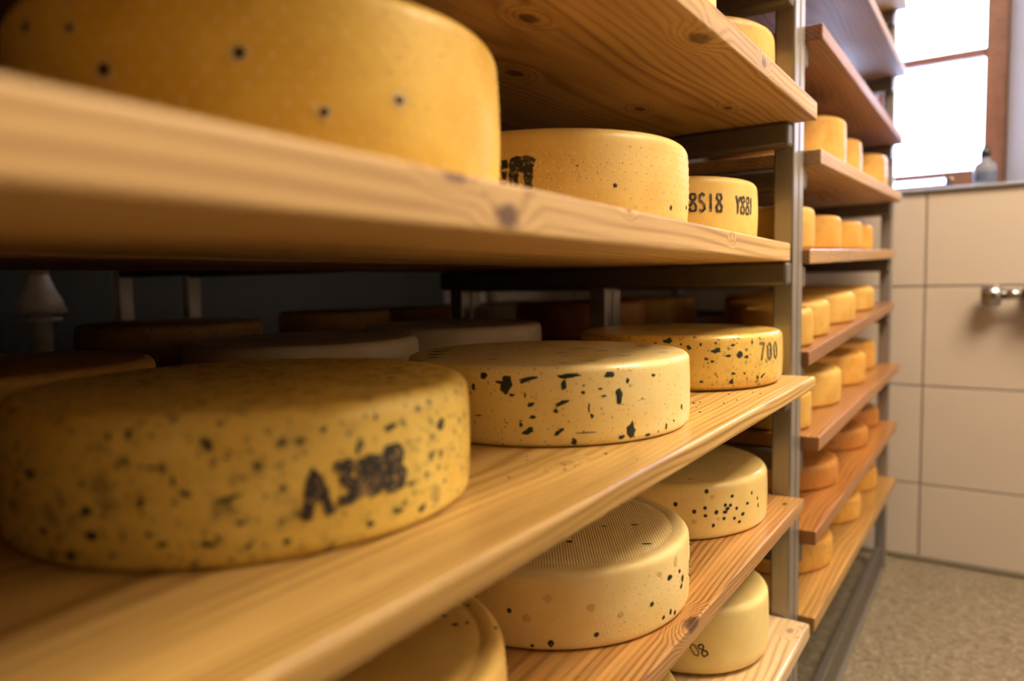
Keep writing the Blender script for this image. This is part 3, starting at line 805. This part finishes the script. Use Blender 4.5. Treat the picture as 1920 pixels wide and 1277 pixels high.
for ya, yb, lab in ((-.28, .79, 'dim third rack far back, left of the two'), (.945, 2.12, 'dim third rack far back, right of the two')):
    t = tag(empty('steel_rack', (-1.5, (ya + yb) / 2, 0)), lab, 'rack', 'steel cheese racks')
    for y in (ya, yb):
        box('post', -.045, -.015, y - (ya + yb) / 2, y + .03 - (ya + yb) / 2, .0005, 1.75, M['bright_steel'], t, .003)
        for zb_ in (-.1645, .060, .675):
            box('bracket', -.0145, .47, y - (ya + yb) / 2, y + .03 - (ya + yb) / 2, Z0 + zb_ - .03, Z0 + zb_ - .0006, M['dark_steel'], t, .003)
g3 = 'cheeses on the rearmost racks'
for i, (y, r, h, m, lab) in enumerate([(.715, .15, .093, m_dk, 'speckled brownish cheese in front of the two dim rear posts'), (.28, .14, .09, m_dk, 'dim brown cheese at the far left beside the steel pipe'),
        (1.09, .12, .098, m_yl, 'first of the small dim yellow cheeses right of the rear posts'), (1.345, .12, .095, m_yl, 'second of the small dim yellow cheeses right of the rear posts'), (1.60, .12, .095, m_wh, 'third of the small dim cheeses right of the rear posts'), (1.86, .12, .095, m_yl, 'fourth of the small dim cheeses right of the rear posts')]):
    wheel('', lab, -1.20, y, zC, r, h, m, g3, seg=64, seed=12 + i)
# --- rear row of the far rack, seen between the posts
for i, (y, m, lab) in enumerate([(1.40, m_br, 'brown shaded cheese behind the middle post under the askew board'), (1.72, m_or, 'orange shaded cheese further along behind the middle post')]):
    wheel('', lab, -.765, y, FAR[5][0] + .0275, .14, .075, m, 'rear cheeses of the far rack', seg=64, seed=20 + i)

# --- far rack
def far_row(i, items, mat, desc):
    za, zf, th, xf, ye = FAR[i]
    cnt = len(items)
    nth = {1: ['only'], 2: ['nearest', 'farthest'], 3: ['nearest', 'middle', 'farthest'], 4: ['nearest', 'second', 'third', 'farthest']}[cnt]
    for k, (y, r, x_front, h) in enumerate(items):
        slope = math.atan2(zf - za, ye - FY0)
        zc = (za + zf) / 2 + math.tan(slope) * (y - (FY0 + ye) / 2) + th / math.cos(slope) + .0006
        m = mat[k] if isinstance(mat, list) else mat
        lab = '%s, %s on the far rack\'s %s board' % (desc, nth[k], ordn[i])
        wheel('', lab, x_front - r, y, zc, r, h, m, 'cheeses of the far rack', et=.011, seg=64, seed=30 + i * 3.1 + k, tilt=(slope, 0))
far_row(1, [(1.43, .135, -.272, .09)], m_or, 'orange cheese high up beside the post')
far_row(3, [(1.58, .140, -.262, .10), (1.85, .120, -.272, .093), (2.18, .130, -.258, .092)], m_or, 'bright orange cheese below the window')
far_row(4, [(1.30, .120, -.262, .071), (1.545, .120, -.262, .066), (1.80, .120, -.262, .063), (2.03, .080, -.270, .062)], [m_yl, m_or, m_or, m_or], 'orange cheese in a neat row')
far_row(5, [(1.30, .060, -.262, .064), (1.46, .095, -.266, .066), (1.73, .140, -.262, .064), (2.06, .120, -.268, .058)], m_yl, 'yellow cheese on the shiny brown shelf')
far_row(6, [(1.293, .060, -.262, .066), (1.567, .140, -.262, .070), (1.89, .140, -.262, .072), (2.19, .120, -.280, .075)], [m_yl, m_yl, m_or, m_or], 'tall ochre cheese')
far_row(7, [(1.546, .140, -.262, .050), (1.95, .140, -.262, .048), (2.25, .120, -.275, .052)], m_br, 'low brown orange cheese')
far_row(8, [(1.50, .140, -.262, .056), (1.86, .140, -.262, .056), (2.18, .130, -.268, .056)], m_or, 'brownish orange cheese')

# ------------------------------------------------------------------ steel pipe with flared cup at the far left
t = tag(empty('steel_pipe', (-1.72, .725, 0)), 'upright shiny steel pipe with flared collar, far left in the dark', 'pipe')
lathe('tube', [(0, .001), (.021, .001), (.021, 2.40), (0, 2.40)], 32, M['bright_steel'], t)
lathe('flared_collar', [(.0215, Z0 + .040), (.024, Z0 + .03), (.032, Z0 + .008), (.043, Z0 - .014), (.050, Z0 - .040), (.047, Z0 - .043), (.0215, Z0 - .043)], 40, M['bright_steel'], t)
lathe('rim_disc', [(.0215, Z0 - .052), (.040, Z0 - .052), (.042, Z0 - .056), (.040, Z0 - .060), (.0215, Z0 - .060)], 40, M['bright_steel'], t)

# ------------------------------------------------------------------ bottle on the sill
t = tag(empty('bottle', (-.046, 2.520, WZ0 - .0005)), 'clear bluish bottle with black cap on the window sill', 'bottle')
lathe('body', [(0, 0), (.026, 0), (.029, .003), (.029, .052), (.026, .060), (.013, .068), (.012, .078), (0, .078)], 40, M['bottle'], t)
lathe('liquid_label', [(.0292, .008), (.0296, .010), (.0296, .036), (.0292, .038)], 40, M['liquid'], t)
lathe('cap', [(0, .0785), (.0125, .0785), (.0125, .094), (.009, .104), (.006, .112), (0, .113)], 32, M['cap'], t)

# ------------------------------------------------------------------ chrome wall tap
t = tag(empty('wall_tap', (.06, YB - .06, Z0 - .055)), 'chrome mixer tap on the tiled wall at the right edge', 'tap')
o = lathe('handle', [(0, -.030), (.024, -.030), (.031, -.024), (.032, .010), (.026, .018), (0, .018)], 40, M['chrome'], t, 'x'); o.location = (-.075, 0, 0)
o = lathe('bar', [(0, -.03), (.0145, -.03), (.0145, .03), (0, .03)], 32, M['chrome'], t, 'x'); o.location = (-.030, 0, .003)
o = lathe('body', [(0, -.06), (.022, -.06), (.030, -.05), (.032, 0), (.030, .05), (.022, .06), (0, .06)], 40, M['chrome'], t, 'x'); o.location = (.058, 0, .004)
for x in (.018, .098):
    o = lathe('wall_union', [(0, -.048), (.016, -.048), (.016, .030), (.028, .032), (.028, .0505), (0, .0505)], 32, M['chrome'], t, 'y'); o.location = (x, 0, .004)
bm = bmesh.new()
o = lathe('spout', [(0, -.10), (.010, -.10), (.010, -.028), (0, -.028)], 24, M['chrome'], t); o.location = (.058, -.01, 0)

# ------------------------------------------------------------------ dark herb crumbs lying on the golden board
bm = bmesh.new()
for k in range(28):
    x, y = rng.uniform(-.330, -.245), rng.uniform(.42, 1.02)
    if any(math.hypot(x - cx, y - cy) < r + .004 for cx, cy, r in ((-.445, .324, .156), (-.408, .672, .152), (-.40, 1.04, .148))):
        continue
    q = rng.uniform(.0005, .0013)
    m4 = Matrix.Translation((x, y, Z0 - .1458 + q * .3)) @ Matrix.Rotation(rng.uniform(0, 6), 4, 'Z') @ Matrix.Diagonal((q * 1.8, q, q * .5, 1))
    bmesh.ops.create_icosphere(bm, subdivisions=1, radius=1.0, matrix=m4)
o = from_bm('herb_crumbs', bm, m_herb, None, True)
o['label'] = 'tiny dark herb crumbs scattered along the front of the golden board'; o['category'] = 'crumbs'; o['kind'] = 'stuff'
